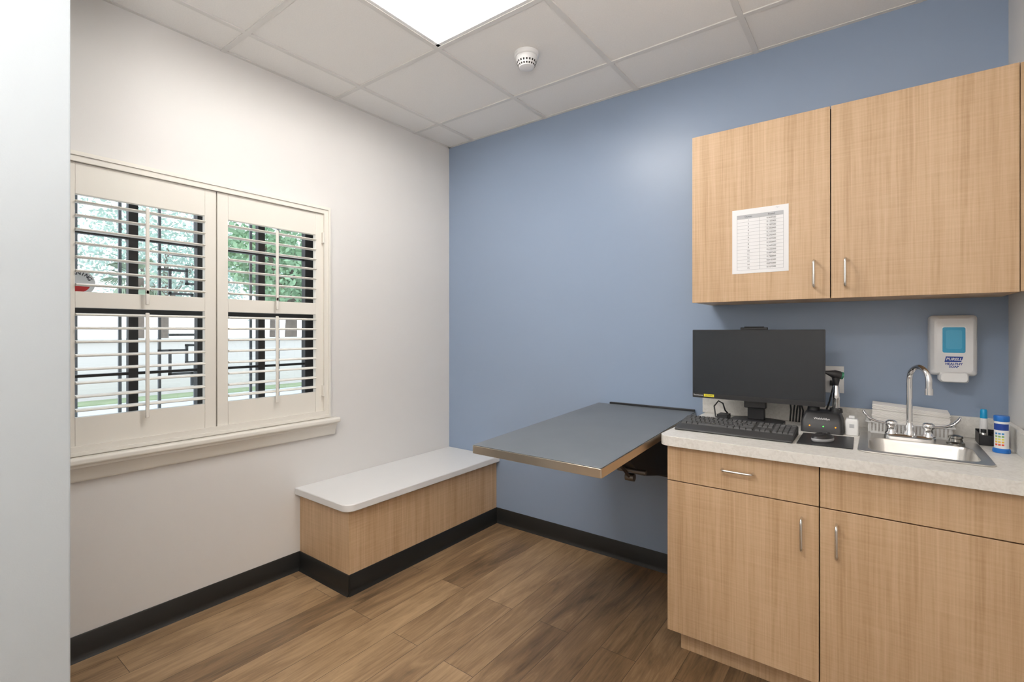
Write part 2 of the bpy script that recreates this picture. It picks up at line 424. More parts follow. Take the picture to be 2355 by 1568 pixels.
# ------------------------------------------------------------ shutters
def shutter(y0, y1, hinge):
    t = thing('window_shutter', (0, (y0+y1)/2, 0.833), 'cream white plantation shutter with open louvers in the window', 'shutter', group='plantation shutters')
    zb, zt = 0.843, 1.978; xa, xb = -0.022, 0.006; st = 0.049
    f = MB()
    f.box(xa, xb, y0, y0+st, zb, zt).box(xa, xb, y1-st, y1, zb, zt)
    f.box(xa, xb, y0+st, y1-st, zb, 0.965).box(xa, xb, y0+st, y1-st, 1.402, 1.466).box(xa, xb, y0+st, y1-st, 1.852, zt)
    f.build('shutter_frame', M_SHUT, t, bevel=0.002)
    yc = (y0+y1)/2
    for za, zc, n in ((0.965, 1.402, 8), (1.466, 1.852, 7)):
        l = MB(); sp = (zc-za)/n
        for i in range(n):
            z = za + sp*(i+0.5)
            pr = []
            for k in range(14):
                a = 2*PI*k/14; px = 0.029*math.cos(a); pz = 0.0058*math.sin(a)
                ca, sa = math.cos(-0.05), math.sin(-0.05)
                pr.append((-0.008 + px*ca - pz*sa, z + px*sa + pz*ca))
            l.prism(pr, 'y', y0+st+0.002, y1-st-0.002)
        l.build('louvers', M_SHUT, t)
        r = MB(); r.box(0.023, 0.033, yc-0.007, yc+0.007, za+0.0 if za > 1.2 else za+0.015, zc-0.015)
        r.box(0.023, 0.033, yc-0.007, yc+0.007, za-0.045 if za > 1.2 else za-0.03, za+0.02)
        r.build('tilt_rod', M_SHUT, t, bevel=0.003)
    for z in (1.84, 0.97):
        h = MB(); hy = y1-0.012 if hinge > 0 else y0+0.012
        h.cyl((0.0255, hy, z-0.03), (0.0255, hy, z+0.03), 0.005, n=10)
        h.box(0.006, 0.0255, hy-0.002, hy+0.002, z-0.03, z+0.03)
        h.build('hinge', M_SHUT, t)
shutter(-1.592, -1.030, 1)
shutter(-2.160, -1.597, -1)

# ------------------------------------------------------------ bench
t = thing('bench', (0.225, -0.585, 0), 'built-in oak laminate bench with white top in the corner', 'bench')
MB().box(0.001, 0.45, -1.17, -0.001, 0.10, 0.418).build('body', M_WOOD, t, bevel=0.001)
def arc_corner(cx, cy, r, a0, a1, n=8):
    return [(cx+r*math.cos(math.radians(a0+(a1-a0)*i/n)), cy+r*math.sin(math.radians(a0+(a1-a0)*i/n))) for i in range(n+1)]
poly = [(0.001, -0.001), (0.001, -1.20)] + arc_corner(0.478-0.05, -1.20+0.05, 0.05, 270, 360) + [(0.478, -0.001)]
MB().prism(poly, 'z', 0.418, 0.455).build('bench_top', M_WHITE, t, bevel=0.004)
b = MB()
b.box(0.001, 0.45, -1.17, -0.001, 0, 0.10)
b.prism([(0.45+p[0], p[1]) for p in cove], 'y', -1.178, -0.001)
b.prism([(-1.17-p[0], p[1]) for p in cove], 'x', 0.001, 0.458)
b.build('rubber_base', M_BASE, t)

# ------------------------------------------------------------ exam table
t = thing('exam_table', (1.5, -0.02, 0.86), 'fold-down slate grey exam table mounted on the blue wall', 'exam table')
O = Vector((1.228, -0.014, 0.889)); Vd = Vector((0.030, -0.9992, -0.0245))
XF = Matrix(((1, Vd.x, 0, O.x), (0, Vd.y, -0.0245, O.y), (0, Vd.z, 1, O.z), (0, 0, 0, 1)))
TW, TL = 0.560, 1.160
b = MB(); b.xf = XF
out = rr(0, TW, 0, TL, 0.006, 3)
b.loft([[(p[0], p[1], -0.034) for p in out], [(p[0], p[1], -0.003) for p in out]])
b.build('steel_edge_band', M_BRASS, t, bevel=0.001)
b = MB(); b.xf = XF
i1 = rr(0.002, TW-0.002, 0.002, TL-0.002, 0.006, 3)
b.loft([[(p[0], p[1], -0.003) for p in i1], [(p[0], p[1], 0.0) for p in i1]])
b.build('tabletop', M_SLATE, t, bevel=0.001)
for xa in (1.29, 1.655):
    b = MB()
    b.prism([(-0.013, 0.845), (-0.74, 0.822), (-0.70, 0.765), (-0.53, 0.665), (-0.25, 0.60), (-0.013, 0.56)], 'x', xa, xa+0.06)
    b.build('support_bracket', M_BLACK, t, bevel=0.003)
b = MB()
b.box(1.26, 1.75, -0.012, -0.001, 0.52, 0.852)
b.build('wall_plate', M_BLACK, t, bevel=0.002)
b = MB()
b.cyl((1.62, -0.60, 0.700), (1.75, -0.60, 0.700), 0.010).tube([(1.66, -0.74, 0.78), (1.66, -0.62, 0.70), (1.66, -0.56, 0.655)], 0.007)
b.cyl((1.64, -0.56, 0.658), (1.68, -0.56, 0.658), 0.017)
b.build('hinge_bolt', simple('dark_steel', (0.20, 0.19, 0.18), 0.4, 1.0), t)
b = MB(); b.box(1.30, 1.78, -0.016, -0.001, 0.884, 0.899); b.build('wall_hinge_rail', M_BLACK, t, bevel=0.002)

# ------------------------------------------------------------ pulls
def pull(parent, p0, p1, out=0.028, r=0.0048):
    p0 = Vector(p0); p1 = Vector(p1); d = (p1-p0).normalized(); o = Vector((0, -out, 0))
    pts = [p0]
    for k in range(0, 6):
        a = PI/2*k/5; pts.append(p0 + o*(0.45 + 0.55*math.sin(a)) + d*0.014*(1-math.cos(a)))
    for k in range(5, -1, -1):
        a = PI/2*k/5; pts.append(p1 + o*(0.45 + 0.55*math.sin(a)) - d*0.014*(1-math.cos(a)))
    pts.append(p1)
    return MB().tube(pts, r, 10).build('handle', M_NICKEL, parent, angle=80)

# wall cabinet
CX0, CX1, XS = 1.8625, 2.925, 2.3955
t = thing('wall_cabinet', (2.39, 0, 1.44), 'light oak laminate two-door cabinet hung on the blue wall', 'cabinet')
MB().box(CX0+0.001, RX-0.001, -0.308, -0.001, 1.452, 2.192).box(CX0, CX1, -0.309, -0.001, 1.440, 1.452).build('body', [M_WOOD], t)
b = MB(); b.box(CX0+0.002, CX1-0.002, -0.3105, -0.308, 1.445, 2.190); b.build('gap_shade_sheet', M_GAPSHADE, t)  # dark sheet behind the doors, painting the shade in their gaps
d1 = MB().box(CX0, XS-0.0018, -0.329, -0.3105, 1.438, 2.195).build('door', M_WOOD, t, bevel=0.0008)
d2 = MB().box(XS+0.0018, CX1-0.006, -0.329, -0.3105, 1.438, 2.195).build('door', M_WOOD, t, bevel=0.0008)
MB().box(CX1-0.003, RX-0.001, -0.324, -0.306, 1.440, 2.195).build('filler_strip', M_WOOD, t)
pull(d1, (2.341, -0.329, 1.484), (2.341, -0.329, 1.590)); pull(d2, (2.444, -0.329, 1.484), (2.444, -0.329, 1.590))

# chart on the door
t = thing('paper_chart', (2.143, -0.3305, 1.56), 'laminated ounce to pound conversion chart taped on cabinet door', 'paper')
PX0, PX1, PZ0, PZ1 = 2.034, 2.251, 1.557, 1.834
MB().box(PX0, PX1, -0.3302, -0.3294, PZ0, PZ1).build('sheet', M_PAPER, t)
b = MB(); tx0, tx1 = 2.054, 2.232; tz1 = 1.809; rh = 0.01475; yL = -0.3307
b.box(tx0, tx1, yL, -0.3302, tz1-0.016, tz1, 1)
for i in range(16):
    z = tz1 - 0.016 - (i)*rh
    b.box(tx0, tx1, yL, -0.3302, z-0.0004, z+0.0004, 0)
zb = tz1-0.016-15*rh
for x in (tx0, (tx0+tx1)/2, tx1): b.box(x-0.0004, x+0.0004, yL, -0.3302, zb, tz1, 0)
b.box(tx0, tx1, yL, -0.3302, tz1-0.0004, tz1+0.0004, 0)
b.build('table_lines', [M_GREYINK, M_HEAD], t, smooth=False)
text('header_text', 'Ounces', 0.0095, (tx0+0.045, -0.3309, tz1-0.008), M_INK, t, bold=0.0001)
text('header_text', 'Pound', 0.0095, (tx1-0.045, -0.3309, tz1-0.008), M_INK, t, bold=0.0001)
for i in range(15):
    z = tz1-0.016-(i+0.5)*rh
    text('row_number', str(i+1), 0.0095, (tx0+0.045, -0.3309, z), M_INK, t)
    text('row_value', '%.6f' % ((i+1)/16), 0.0095, (tx1-0.045, -0.3309, z), M_INK, t)
text('footer_text', 'Page 1', 0.006, (tx1-0.02, -0.3309, PZ1-0.008), M_GREYINK, t)

# base cabinets
FY = -0.66; LXS = 2.385
def base_cab(x0, x1, toe0, label, hx, drawer_pull, dx1):
    t = thing('base_cabinet', ((x0+x1)/2, -0.33, 0), label, 'cabinet')
    MB().box(x0+0.001, x1-0.001, FY+0.022, -0.001, 0.100, 0.735).box(x0+0.001, x0+0.018, FY+0.022, -0.001, 0.735, 0.849).box(x1-0.018, x1-0.001, FY+0.022, -0.001, 0.735, 0.849).box(x0+0.018, x1-0.018, FY+0.022, FY+0.04, 0.735, 0.849).build('body', M_WOOD, t)
    MB().box(x0+0.002, dx1-0.001, FY+0.019, FY+0.022, 0.103, 0.849).build('gap_shade_sheet', M_GAPSHADE, t)  # dark sheet that paints shade between door and drawer fronts
    MB().box(toe0, x1, -0.585, -0.57, 0, 0.100).box(toe0, toe0+0.018, -0.57, -0.001, 0, 0.10).build('toe_kick', M_WOOD, t)
    dr = MB().box(x0, dx1-0.0018, FY, FY+0.019, 0.7095, 0.8465).build('drawer', M_WOOD, t, bevel=0.0008)
    d = MB().box(x0, dx1-0.0018, FY, FY+0.019, 0.103, 0.7055).build('door', M_WOOD, t, bevel=0.0008)
    if drawer_pull: pull(dr, (2.073, FY, 0.786), (2.179, FY, 0.786))
    pull(d, (hx, FY, 0.550), (hx, FY, 0.660))
    return t
base_cab(CX0, LXS-0.0, 1.893, 'light oak laminate base cabinet with drawer and door', 2.333, True, LXS)
t = base_cab(LXS+0.0016, 2.925, LXS, 'light oak laminate sink base cabinet with false drawer front', 2.434, False, 2.925)
MB().box(2.926, RX-0.001, FY+0.006, FY+0.024, 0.103, 0.849).build('filler_strip', M_WOOD, t)

# countertop with sink cutout
SX0, SX1, SY0, SY1 = 2.487, 2.838, -0.545, -0.150
CXL = 1.834; CF = -0.688
outer = [(RX-0.001, -0.001), (CXL, -0.001)] + arc_corner(CXL+0.045, CF+0.045, 0.045, 180, 270) + [(RX-0.001, CF)]
hole = rr(SX0+0.02, SX1-0.02, SY0+0.02, SY1-0.02, 0.04)
t = thing('countertop', (2.39, -0.34, 0.85), 'speckled beige laminate countertop with backsplash over base cabinets', 'countertop')
slab('worktop', outer, [hole], 0.8505, 0.890, M_LAM, t, bevel=0.003)
b = MB(); b.box(CXL-0.012, RX-0.001, -0.020, -0.001, 0.8905, 0.972); b.build('backsplash', M_LAM, t, bevel=0.002)
b = MB(); b.box(RX-0.020, RX-0.001, CF+0.005, -0.0205, 0.8905, 0.972); b.build('sidesplash', M_LAM, t, bevel=0.002)

# sink
t = thing('sink', (2.66, -0.35, 0.89), 'small stainless steel drop-in sink in the countertop', 'sink')
BX0, BX1, BY0, BY1 = SX0+0.030, SX1-0.030, SY0+0.030, -0.262
slab('rim', rr(SX0, SX1, SY0, SY1, 0.03), [rr(BX0, BX1, BY0, BY1, 0.045)], 0.8902, 0.8955, M_STEEL, t, bevel=0.0015)
b = MB()
def ringz(g, z, r): return [(p[0], p[1], z) for p in rr(BX0+g, BX1-g, BY0+g, BY1-g, r)]
b.loft([ringz(0, 0.8935, 0.045), ringz(0.004, 0.885, 0.045), ringz(0.012, 0.775, 0.045), ringz(0.025, 0.755, 0.040), ringz(0.05, 0.748, 0.03), ringz(0.10, 0.746, 0.01)], cap0=False)
b.build('bowl', M_STEEL, t, recalc=False)
MB().lathe(((BX0+BX1)/2, (BY0+BY1)/2, 0.7463), [(0.045, 0), (0.043, 0.003), (0.030, 0.001), (0.001, 0.001)]).build('drain', M_CHROME, t)

# faucet
t = thing('faucet', (2.642, -0.205, 0.8955), 'chrome gooseneck faucet with wrist blade handles on sink', 'faucet')
fx, fy = 2.642, -0.205; fz = 0.8956
b = MB(); b.loft([[(p[0], p[1], fz) for p in rr(fx-0.078, fx+0.078, fy-0.024, fy+0.024, 0.02)], [(p[0], p[1], fz+0.010) for p in rr(fx-0.078, fx+0.078, fy-0.024, fy+0.024, 0.02)], [(p[0], p[1], fz+0.016) for p in rr(fx-0.070, fx+0.070, fy-0.018, fy+0.018, 0.015)]])
b.build('base_plate', M_CHROME, t)
b = MB(); b.lathe((fx, fy, fz+0.014), [(0.020, 0), (0.019, 0.012), (0.014, 0.02), (0.014, 0.035), (0.010, 0.042), (0.0095, 0.05)])
dx, dy = 0.49, -0.87; R = 0.052; zt = 1.122
pts = [(fx, fy, fz+0.04), (fx, fy, 1.0), (fx, fy, zt)]
for k in range(1, 19):
    a = PI*k/18; q = R*(1-math.cos(a)); pts.append((fx+dx*q, fy+dy*q, zt+R*math.sin(a)))
pts.append((fx+dx*2*R, fy+dy*2*R, 1.095))
b.tube(pts, 0.0098, 16)
ex, ey = fx+dx*2*R, fy+dy*2*R
b.cyl((ex, ey, 1.100), (ex, ey, 1.076), 0.0125)
b.build('spout', M_CHROME, t, angle=60)
for s, px in ((-1, 2.587), (1, 2.697)):
    b = MB()
    b.lathe((px, fy, fz+0.012), [(0.021, 0), (0.021, 0.006), (0.015, 0.012), (0.015, 0.03), (0.019, 0.034), (0.019, 0.048), (0.012, 0.054), (0.001, 0.055)])
    z0 = fz+0.050
    path = [(px, fy, z0), (px+s*0.025, fy-0.004, z0+0.004), (px+s*0.05, fy-0.006, z0+0.008), (px+s*0.072, fy-0.006, z0+0.020), (px+s*0.086, fy-0.006, z0+0.038), (px+s*0.090, fy-0.006, z0+0.048)]
    b.tube(path, [0.009, 0.008, 0.011, 0.013, 0.012, 0.006], 12, flat=0.45)
    b.build('handle', M_CHROME, t, angle=60)

b = MB().lathe((2.772, -0.222, 0.8957), [(0.026, 0), (0.026, 0.006), (0.020, 0.010), (0.018, 0.020), (0.021, 0.023), (0.020, 0.030), (0.008, 0.034), (0.001, 0.034)])
top(b.build('sink_stopper', simple('dark_chrome', (0.30, 0.29, 0.27), 0.15, 1.0)), 'dark metal sink stopper standing on the sink deck', 'sink stopper')

# paper towel basket
t = thing('basket', (2.64, -0.075, 0.8905), 'white perforated plastic basket behind the faucet', 'basket')
bx0, bx1, by0, by1 = 2.510, 2.775, -0.136, -0.028
b = MB()
b.box(bx0+0.01, bx1-0.01, by0+0.008, by1-0.004, 0.8908, 0.8935)
for z, h in ((0.894, 0.006), (0.934, 0.006)):
    g = 0.008 if z < 0.91 else 0
    b.box(bx0+g, bx1-g, by0+g, by0+g+0.003, z, z+h).box(bx0+g, bx1-g, by1-0.003, by1, z, z+h)
    b.box(bx0+g, bx0+g+0.003, by0+g, by1, z, z+h).box(bx1-g-0.003, bx1-g, by0+g, by1, z, z+h)
for k in range(22):
    x = bx0+0.01+(bx1-bx0-0.02)*k/21
    b.loft([[(x-0.0034, by0+0.008, 0.895), (x+0.0034, by0+0.008, 0.895), (x+0.0034, by0+0.011, 0.895), (x-0.0034, by0+0.011, 0.895)],
            [(x-0.0034, by0, 0.936), (x+0.0034, by0, 0.936), (x+0.0034, by0+0.003, 0.936), (x-0.0034, by0+0.003, 0.936)]])
for k in range(9):
    y = by0+0.01+(by1-by0-0.015)*k/8
    b.box(bx0+0.002, bx0+0.006, y-0.002, y+0.002, 0.895, 0.936).box(bx1-0.006, bx1-0.002, y-0.002, y+0.002, 0.895, 0.936)
b.box(bx0-0.006, bx1+0.006, by0-0.005, by0, 0.936, 0.940).box(bx0-0.006, bx0, by0, by1, 0.936, 0.940).box(bx1, bx1+0.006, by0, by1, 0.936, 0.940)
b.build('basket_body', M_PLAST, t)
b = MB()
nt_ = 25
for k in range(nt_):
    f = k/(nt_-1); j = random.uniform(-0.002, 0.002)
    zl = 0.895 + f*0.110; zr = 0.895 + f*0.092; th = 0.0034
    xa, xb_, ya, yb_ = 2.522+j+0.006*f, 2.763+j+0.004*f, -0.122+j, -0.036+j
    b._add([(xa, ya, zl), (xb_, ya, zr), (xb_, yb_, zr+0.004*f), (xa, yb_, zl+0.004*f),
            (xa, ya, zl+th), (xb_, ya, zr+th), (xb_, yb_, zr+th+0.004*f), (xa, yb_, zl+th+0.004*f)],
           [(0, 1, 2, 3), (4, 5, 6, 7), (0, 1, 5, 4), (1, 2, 6, 5), (2, 3, 7, 6), (3, 0, 4, 7)], 0)
top(b.build('paper_towel_stack', M_TOWEL, smooth=False), 'stack of folded paper towels lying in the white basket', 'paper towels')

# soap dispenser
t = thing('soap_dispenser', (2.778, 0, 1.11), 'white wall-mounted soap dispenser with blue window beside cabinet', 'soap dispenser')
def ringy(x0, x1, z0, z1, r, y): return [(p[0], y, p[1]) for p in rr(x0, x1, z0, z1, r)]
dx0, dx1, dz0, dz1 = 2.708, 2.848, 1.135, 1.370
b = MB(); b.loft([ringy(dx0, dx1, dz0, dz1, 0.014, -0.0005), ringy(dx0, dx1, dz0, dz1, 0.014, -0.070), ringy(dx0+0.004, dx1-0.004, dz0+0.003, dz1-0.004, 0.016, -0.086), ringy(dx0+0.014, dx1-0.014, dz0+0.012, dz1-0.014, 0.016, -0.096)])
b.build('housing', M_PLAST2, t)
wx0, wx1 = 2.746, 2.812
b = MB(); b.loft([ringy(wx0-0.003, wx1+0.003, 1.222, 1.326, 0.008, -0.094), ringy(wx0-0.003, wx1+0.003, 1.222, 1.326, 0.008, -0.0975)]); b.build('window_bezel', M_PLAST, t)
b = MB(); b.loft([ringy(wx0, wx1, 1.225, 1.323, 0.006, -0.0955), ringy(wx0, wx1, 1.225, 1.323, 0.006, -0.0985)]); b.build('refill_window', M_CYAN, t)
b = MB(); b.loft([ringy(wx0+0.010, wx1-0.010, 1.240, 1.312, 0.006, -0.0985), ringy(wx0+0.010, wx1-0.010, 1.240, 1.312, 0.006, -0.0988)]); b.build('refill_cartridge', simple('pale_blue', (0.07, 0.40, 0.63), 0.2), t)
b = MB(); b.loft([ringy(2.736, 2.822, 1.110, 1.150, 0.010, -0.02), ringy(2.736, 2.822, 1.110, 1.150, 0.010, -0.098), ringy(2.741, 2.817, 1.114, 1.146, 0.010, -0.108)]); b.build('push_bar', M_PLAST, t)
b = MB(); b.prism([(2.752, 1.1885), (2.800, 1.190), (2.806, 1.2105), (2.756, 1.2105)], 'y', -0.0970, -0.0962); b.build('logo_badge', M_LOGOB, t)
text('logo_text', 'PURELL', 0.0138, (2.779, -0.0974, 1.1998), M_TXT, t, shear=0.2, bold=0.0003)
text('label_text', 'HEALTHY\nSOAP', 0.0115, (2.779, -0.0966, 1.176), M_LOGOB, t, spacing=0.9, bold=0.0004)

# outlet
t = thing('wall_outlet', (2.388, 0, 1.03), 'white wall outlet plate on the blue wall', 'outlet')
MB().box(2.350, 2.425, -0.006, -0.0003, 1.032, 1.152).build('cover_plate', M_PLAST, t, bevel=0.002)
MB().box(2.371, 2.404, -0.008, -0.006, 1.060, 1.124).build('receptacle', M_PLAST2, t, bevel=0.001)
top(MB().box(2.374, 2.400, -0.032, -0.0083, 1.066, 1.088).tube([(2.387, -0.03, 1.075), (2.387, -0.05, 1.06), (2.375, -0.06, 1.00), (2.36, -0.06, 0.95), (2.36, -0.07, 0.90), (2.35, -0.10, 0.896)], 0.0035, 8).build('power_cord', M_BLACK), 'black power cord plugged into the wall outlet', 'cable')

# ------------------------------------------------------------ monitor
t = thing('computer_monitor', (2.10, -0.2, 0.8905), 'black flat widescreen monitor standing on the countertop', 'monitor')
mx0, mx1, mz0, mz1, my = 1.832, 2.370, 0.992, 1.315, -0.22
b = MB(); b.loft([ringy(mx0, mx1, mz0, mz1, 0.004, my), ringy(mx0, mx1, mz0, mz1, 0.004, my+0.014), ringy(mx0+0.08, mx1-0.08, mz0+0.04, mz1-0.04, 0.02, my+0.045)])
b.build('monitor_casing', M_BLACK, t)
MB().box(mx0+0.003, mx1-0.003, my-0.0012, my+0.002, mz0+0.022, mz1-0.003).build('screen', M_BLACKG, t)
b = MB(); b.box(2.045, 2.155, my-0.004, my+0.015, mz1-0.001, mz1+0.010).box(2.06, 2.14, my-0.001, my+0.014, mz1+0.010, mz1+0.014); b.build('webcam', M_BLACK, t, bevel=0.002)
b = MB(); b.box(2.065, 2.135, -0.175, -0.145, 0.905, 1.17).box(2.055, 2.145, -0.20, -0.165, 0.96, 1.0); b.build('stand_neck', M_BLACK, t, bevel=0.004)
b = MB(); b.loft([[(p[0], p[1], 0.8906) for p in rr(1.99, 2.21, -0.30, -0.08, 0.03)], [(p[0], p[1], 0.899) for p in rr(1.99, 2.21, -0.30, -0.08, 0.03)], [(p[0], p[1], 0.906) for p in rr(2.03, 2.17, -0.25, -0.10, 0.02)]])
b.build('stand_base', M_BLACK, t)
text('brand_text', 'ThinkCentre', 0.0085, (1.836, my-0.0006, 1.004), M_TXT, t, align='LEFT', bold=0.0001)
MB().box(1.884, 1.930, my-0.0010, my-0.0003, 0.9985, 1.0110).build('sticker', M_YEL, t)
text('sticker_text', 'OLTEAM2', 0.0085, (1.907, my-0.0014, 1.0047), M_INK, t)

b = MB().tube([(1.972, -0.09, 0.897), (1.96, -0.14, 0.93), (1.955, -0.16, 0.965), (1.935, -0.16, 0.975), (1.918, -0.17, 0.95), (1.93, -0.19, 0.905), (1.965, -0.18, 0.8945), (1.975, -0.11, 0.8945)], 0.0035, 8)
b.box(1.935, 1.980, -0.19, -0.12, 0.8906, 0.915)
top(b.build('adapter_cable', M_BLACK, angle=60), 'black adapter and looped cable beneath the monitor', 'cable')
b = MB()
for k in range(5):
    x = 2.222+0.012*k
    b.tube([(x, -0.06, 0.895), (x+0.005, -0.07, 0.95), (x+0.02*math.sin(k), -0.09, 1.03), (x-0.02, -0.10, 1.10)], 0.0035, 8)
top(b.build('cable_bundle', M_BLACK, angle=60), 'bundle of black cables running behind the monitor', 'cable')

# keyboard
t = thing('keyboard', (2.07, -0.45, 0.8905), 'dark grey full-size computer keyboard on the countertop', 'keyboard')
kx0, kx1, ky0, ky1 = 1.852, 2.290, -0.545, -0.365
def ks(y): return 0.9035 + (y-ky0)*0.125
b = MB()
b.prism([(ky0, 0.8908), (ky1, 0.8915), (ky1, ks(ky1)+0.001), (ky0+0.055, ks(ky0+0.055)), (ky0+0.008, 0.9010), (ky0, 0.897)], 'x', kx0, kx1)
b.build('keyboard_case', M_KEYB, t, bevel=0.003)
b = MB()
pit = 0.0188
def key(x, y, wx, wy=0.016):
    z = ks(y); g = 0.0014
    bot = [(x, y), (x+wx-g, y), (x+wx-g, y+wy), (x, y+wy)]
    i = 0.0018
    tp = [(x+i, y+i), (x+wx-g-i, y+i), (x+wx-g-i, y+wy-i*0.6), (x+i, y+wy-i*0.6)]
    b.loft([[(p[0], p[1], ks(p[1])-0.001) for p in bot], [(p[0], p[1], ks(p[1])+0.0065) for p in tp]])
rows = [[1]*15, [1.5]+[1]*12+[1.5], [1.75]+[1]*11+[2.25], [2.25]+[1]*10+[2.75], [1.25, 1.25, 1.25, 6.25, 1.25, 1.25, 1.25, 1.25]]
yr = ky0+0.058+4*0.0185
for ri, row in enumerate(rows):
    x = kx0+0.010
    for wk in row:
        key(x, yr-ri*0.0185, wk*pit); x += wk*pit
x = kx0+0.010
for k in range(15): key(x, yr+0.0215, pit*0.95); x += pit
for c in range(3):
    for ri in (-1, 0, 1):
        key(kx0+0.300+c*pit, yr-ri*0.0185+(0.003 if ri == -1 else 0), pit)
key(kx0+0.300+pit, yr-3*0.0185, pit)
for c in range(3): key(kx0+0.300+c*pit, yr-4*0.0185, pit)
for c in range(4):
    for ri in (-1, 0, 1, 2, 3, 4): key(kx0+0.361+c*pit, yr-ri*0.0185+(0.003 if ri == -1 else 0), pit)
b.build('keys', M_KEY, t, smooth=False)

# mouse and pad
pad = [(2.302, -0.535), (2.474, -0.520), (2.470, -0.285), (2.300, -0.300)]
top(MB().prism(pad, 'z', 0.8905, 0.8928).build('mouse_pad', M_BLACK, bevel=0.0008), 'thin black mouse pad lying on the countertop', 'mouse pad')
t = thing('computer_mouse', (2.375, -0.43, 0.893), 'small black and silver computer mouse on mouse pad', 'mouse')
mc = Matrix.Translation((2.378, -0.440, 0.8930)) @ Matrix.Rotation(math.radians(-35), 4, 'Z')
def mouse_part(z0s, name, mat):
    b = MB(); b.xf = mc; rings = []
    for sc_, z in z0s:
        rings.append([(0.028*sc_*math.cos(a)*(1-0.06*math.sin(a)), 0.048*sc_*math.sin(a), z + (0.005*(1-abs(math.sin(a))) if sc_ < 0.9 else 0)) for a in [2*PI*k/28 for k in range(28)]])
    b.loft(rings); return b.build(name, mat, t, angle=70)
mouse_part([(0.92, 0.0), (1.0, 0.006), (0.99, 0.013)], 'mouse_base', simple('silver_plastic', (0.50, 0.50, 0.51), 0.3))
mouse_part([(0.985, 0.013), (0.93, 0.018), (0.82, 0.022), (0.62, 0.025), (0.35, 0.027), (0.08, 0.027)], 'mouse_shell', M_BLACK)
b = MB(); b.xf = mc; b.cyl((-0.003, 0.026, 0.026), (0.003, 0.026, 0.026), 0.007, n=16); b.build('scroll_wheel', M_KEYB, t)

# otoscope charger
t = thing('charging_base', (2.364, -0.19, 0.8905), 'black desktop charging base for medical instruments', 'charger')
qx0, qx1 = 2.285, 2.434
b = MB()
b.loft([[(p[0], p[1], 0.8908) for p in rr(qx0, qx1, -0.262, -0.120, 0.012)], [(p[0], p[1], 0.935) for p in rr(qx0+0.002, qx1-0.002, -0.256, -0.120, 0.012)],
        [(p[0], p[1], 0.966) for p in rr(qx0+0.012, qx1-0.012, -0.235, -0.125, 0.012)], [(p[0], p[1], 0.972) for p in rr(qx0+0.02, qx1-0.02, -0.228, -0.13, 0.010)]])
b.build('charger_housing', M_BLACK, t)
for x in (2.325, 2.405):
    b = MB(); b.lathe((x, -0.175, 0.970), [(0.024, 0), (0.022, 0.016), (0.016, 0.018), (0.015, 0.002)]); b.build('well', M_BLACK, t)
text('brand_text', 'WelchAllyn', 0.0120, (2.360, -0.2492, 0.9475), M_TXT, t, rot=Matrix.Rotation(math.radians(60), 4, 'X'), bold=0.0001)
for x, m in ((2.318, M_ORANGE), (2.366, M_GREEN), (2.408, M_ORANGE)):
    MB().cyl((x, -0.2600, 0.918), (x, -0.2555, 0.918), 0.0026, n=12, m=0).build('indicator_light', m, t)
t = thing('otoscope', (2.405, -0.175, 0.975), 'chrome and black otoscope standing in the charging base', 'otoscope')
b = MB(); b.lathe((2.405, -0.175, 0.9725), [(0.0135, 0), (0.0135, 0.05), (0.0145, 0.052), (0.0145, 0.075), (0.012, 0.080), (0.0115, 0.104), (0.008, 0.110)])
b.build('handle', M_CHROME, t)
b = MB(); b.xf = Matrix.Translation((-0.007, 0, 0))
b.tube([(2.412, -0.175, 1.082), (2.412, -0.176, 1.105), (2.408, -0.178, 1.122)], [0.009, 0.014, 0.012], 14)
b.tube([(2.425, -0.170, 1.124), (2.405, -0.180, 1.128), (2.392, -0.187, 1.132), (2.370, -0.196, 1.138)], [0.017, 0.018, 0.012, 0.004], 16)
b.build('instrument_head', M_BLACK, t, angle=60)
MB().cyl((2.417, -0.1705, 1.1242), (2.427, -0.166, 1.122), 0.015, 0.015).build('viewing_lens', simple('green_lens', (0.05, 0.22, 0.13), 0.1), t)

# small white box
t = thing('thermometer_holder', (2.461, -0.215, 0.8905), 'small white plastic device standing beside the sink', 'small device')
b = MB(); b.loft([[(p[0], p[1], z) for p in rr(2.461-a, 2.461+a, -0.215-c, -0.215+c, 0.006)] for a, c, z in ((0.022, 0.022, 0.8907), (0.022, 0.022, 0.945), (0.019, 0.018, 0.955))])
b.build('device_body', M_PLAST, t)
MB().box(2.451, 2.471, -0.226, -0.204, 0.955, 0.966).build('device_lid', M_PLAST, t, bevel=0.003)
MB().box(2.453, 2.469, -0.2376, -0.2368, 0.92, 0.935).build('device_label', M_HEAD, t)

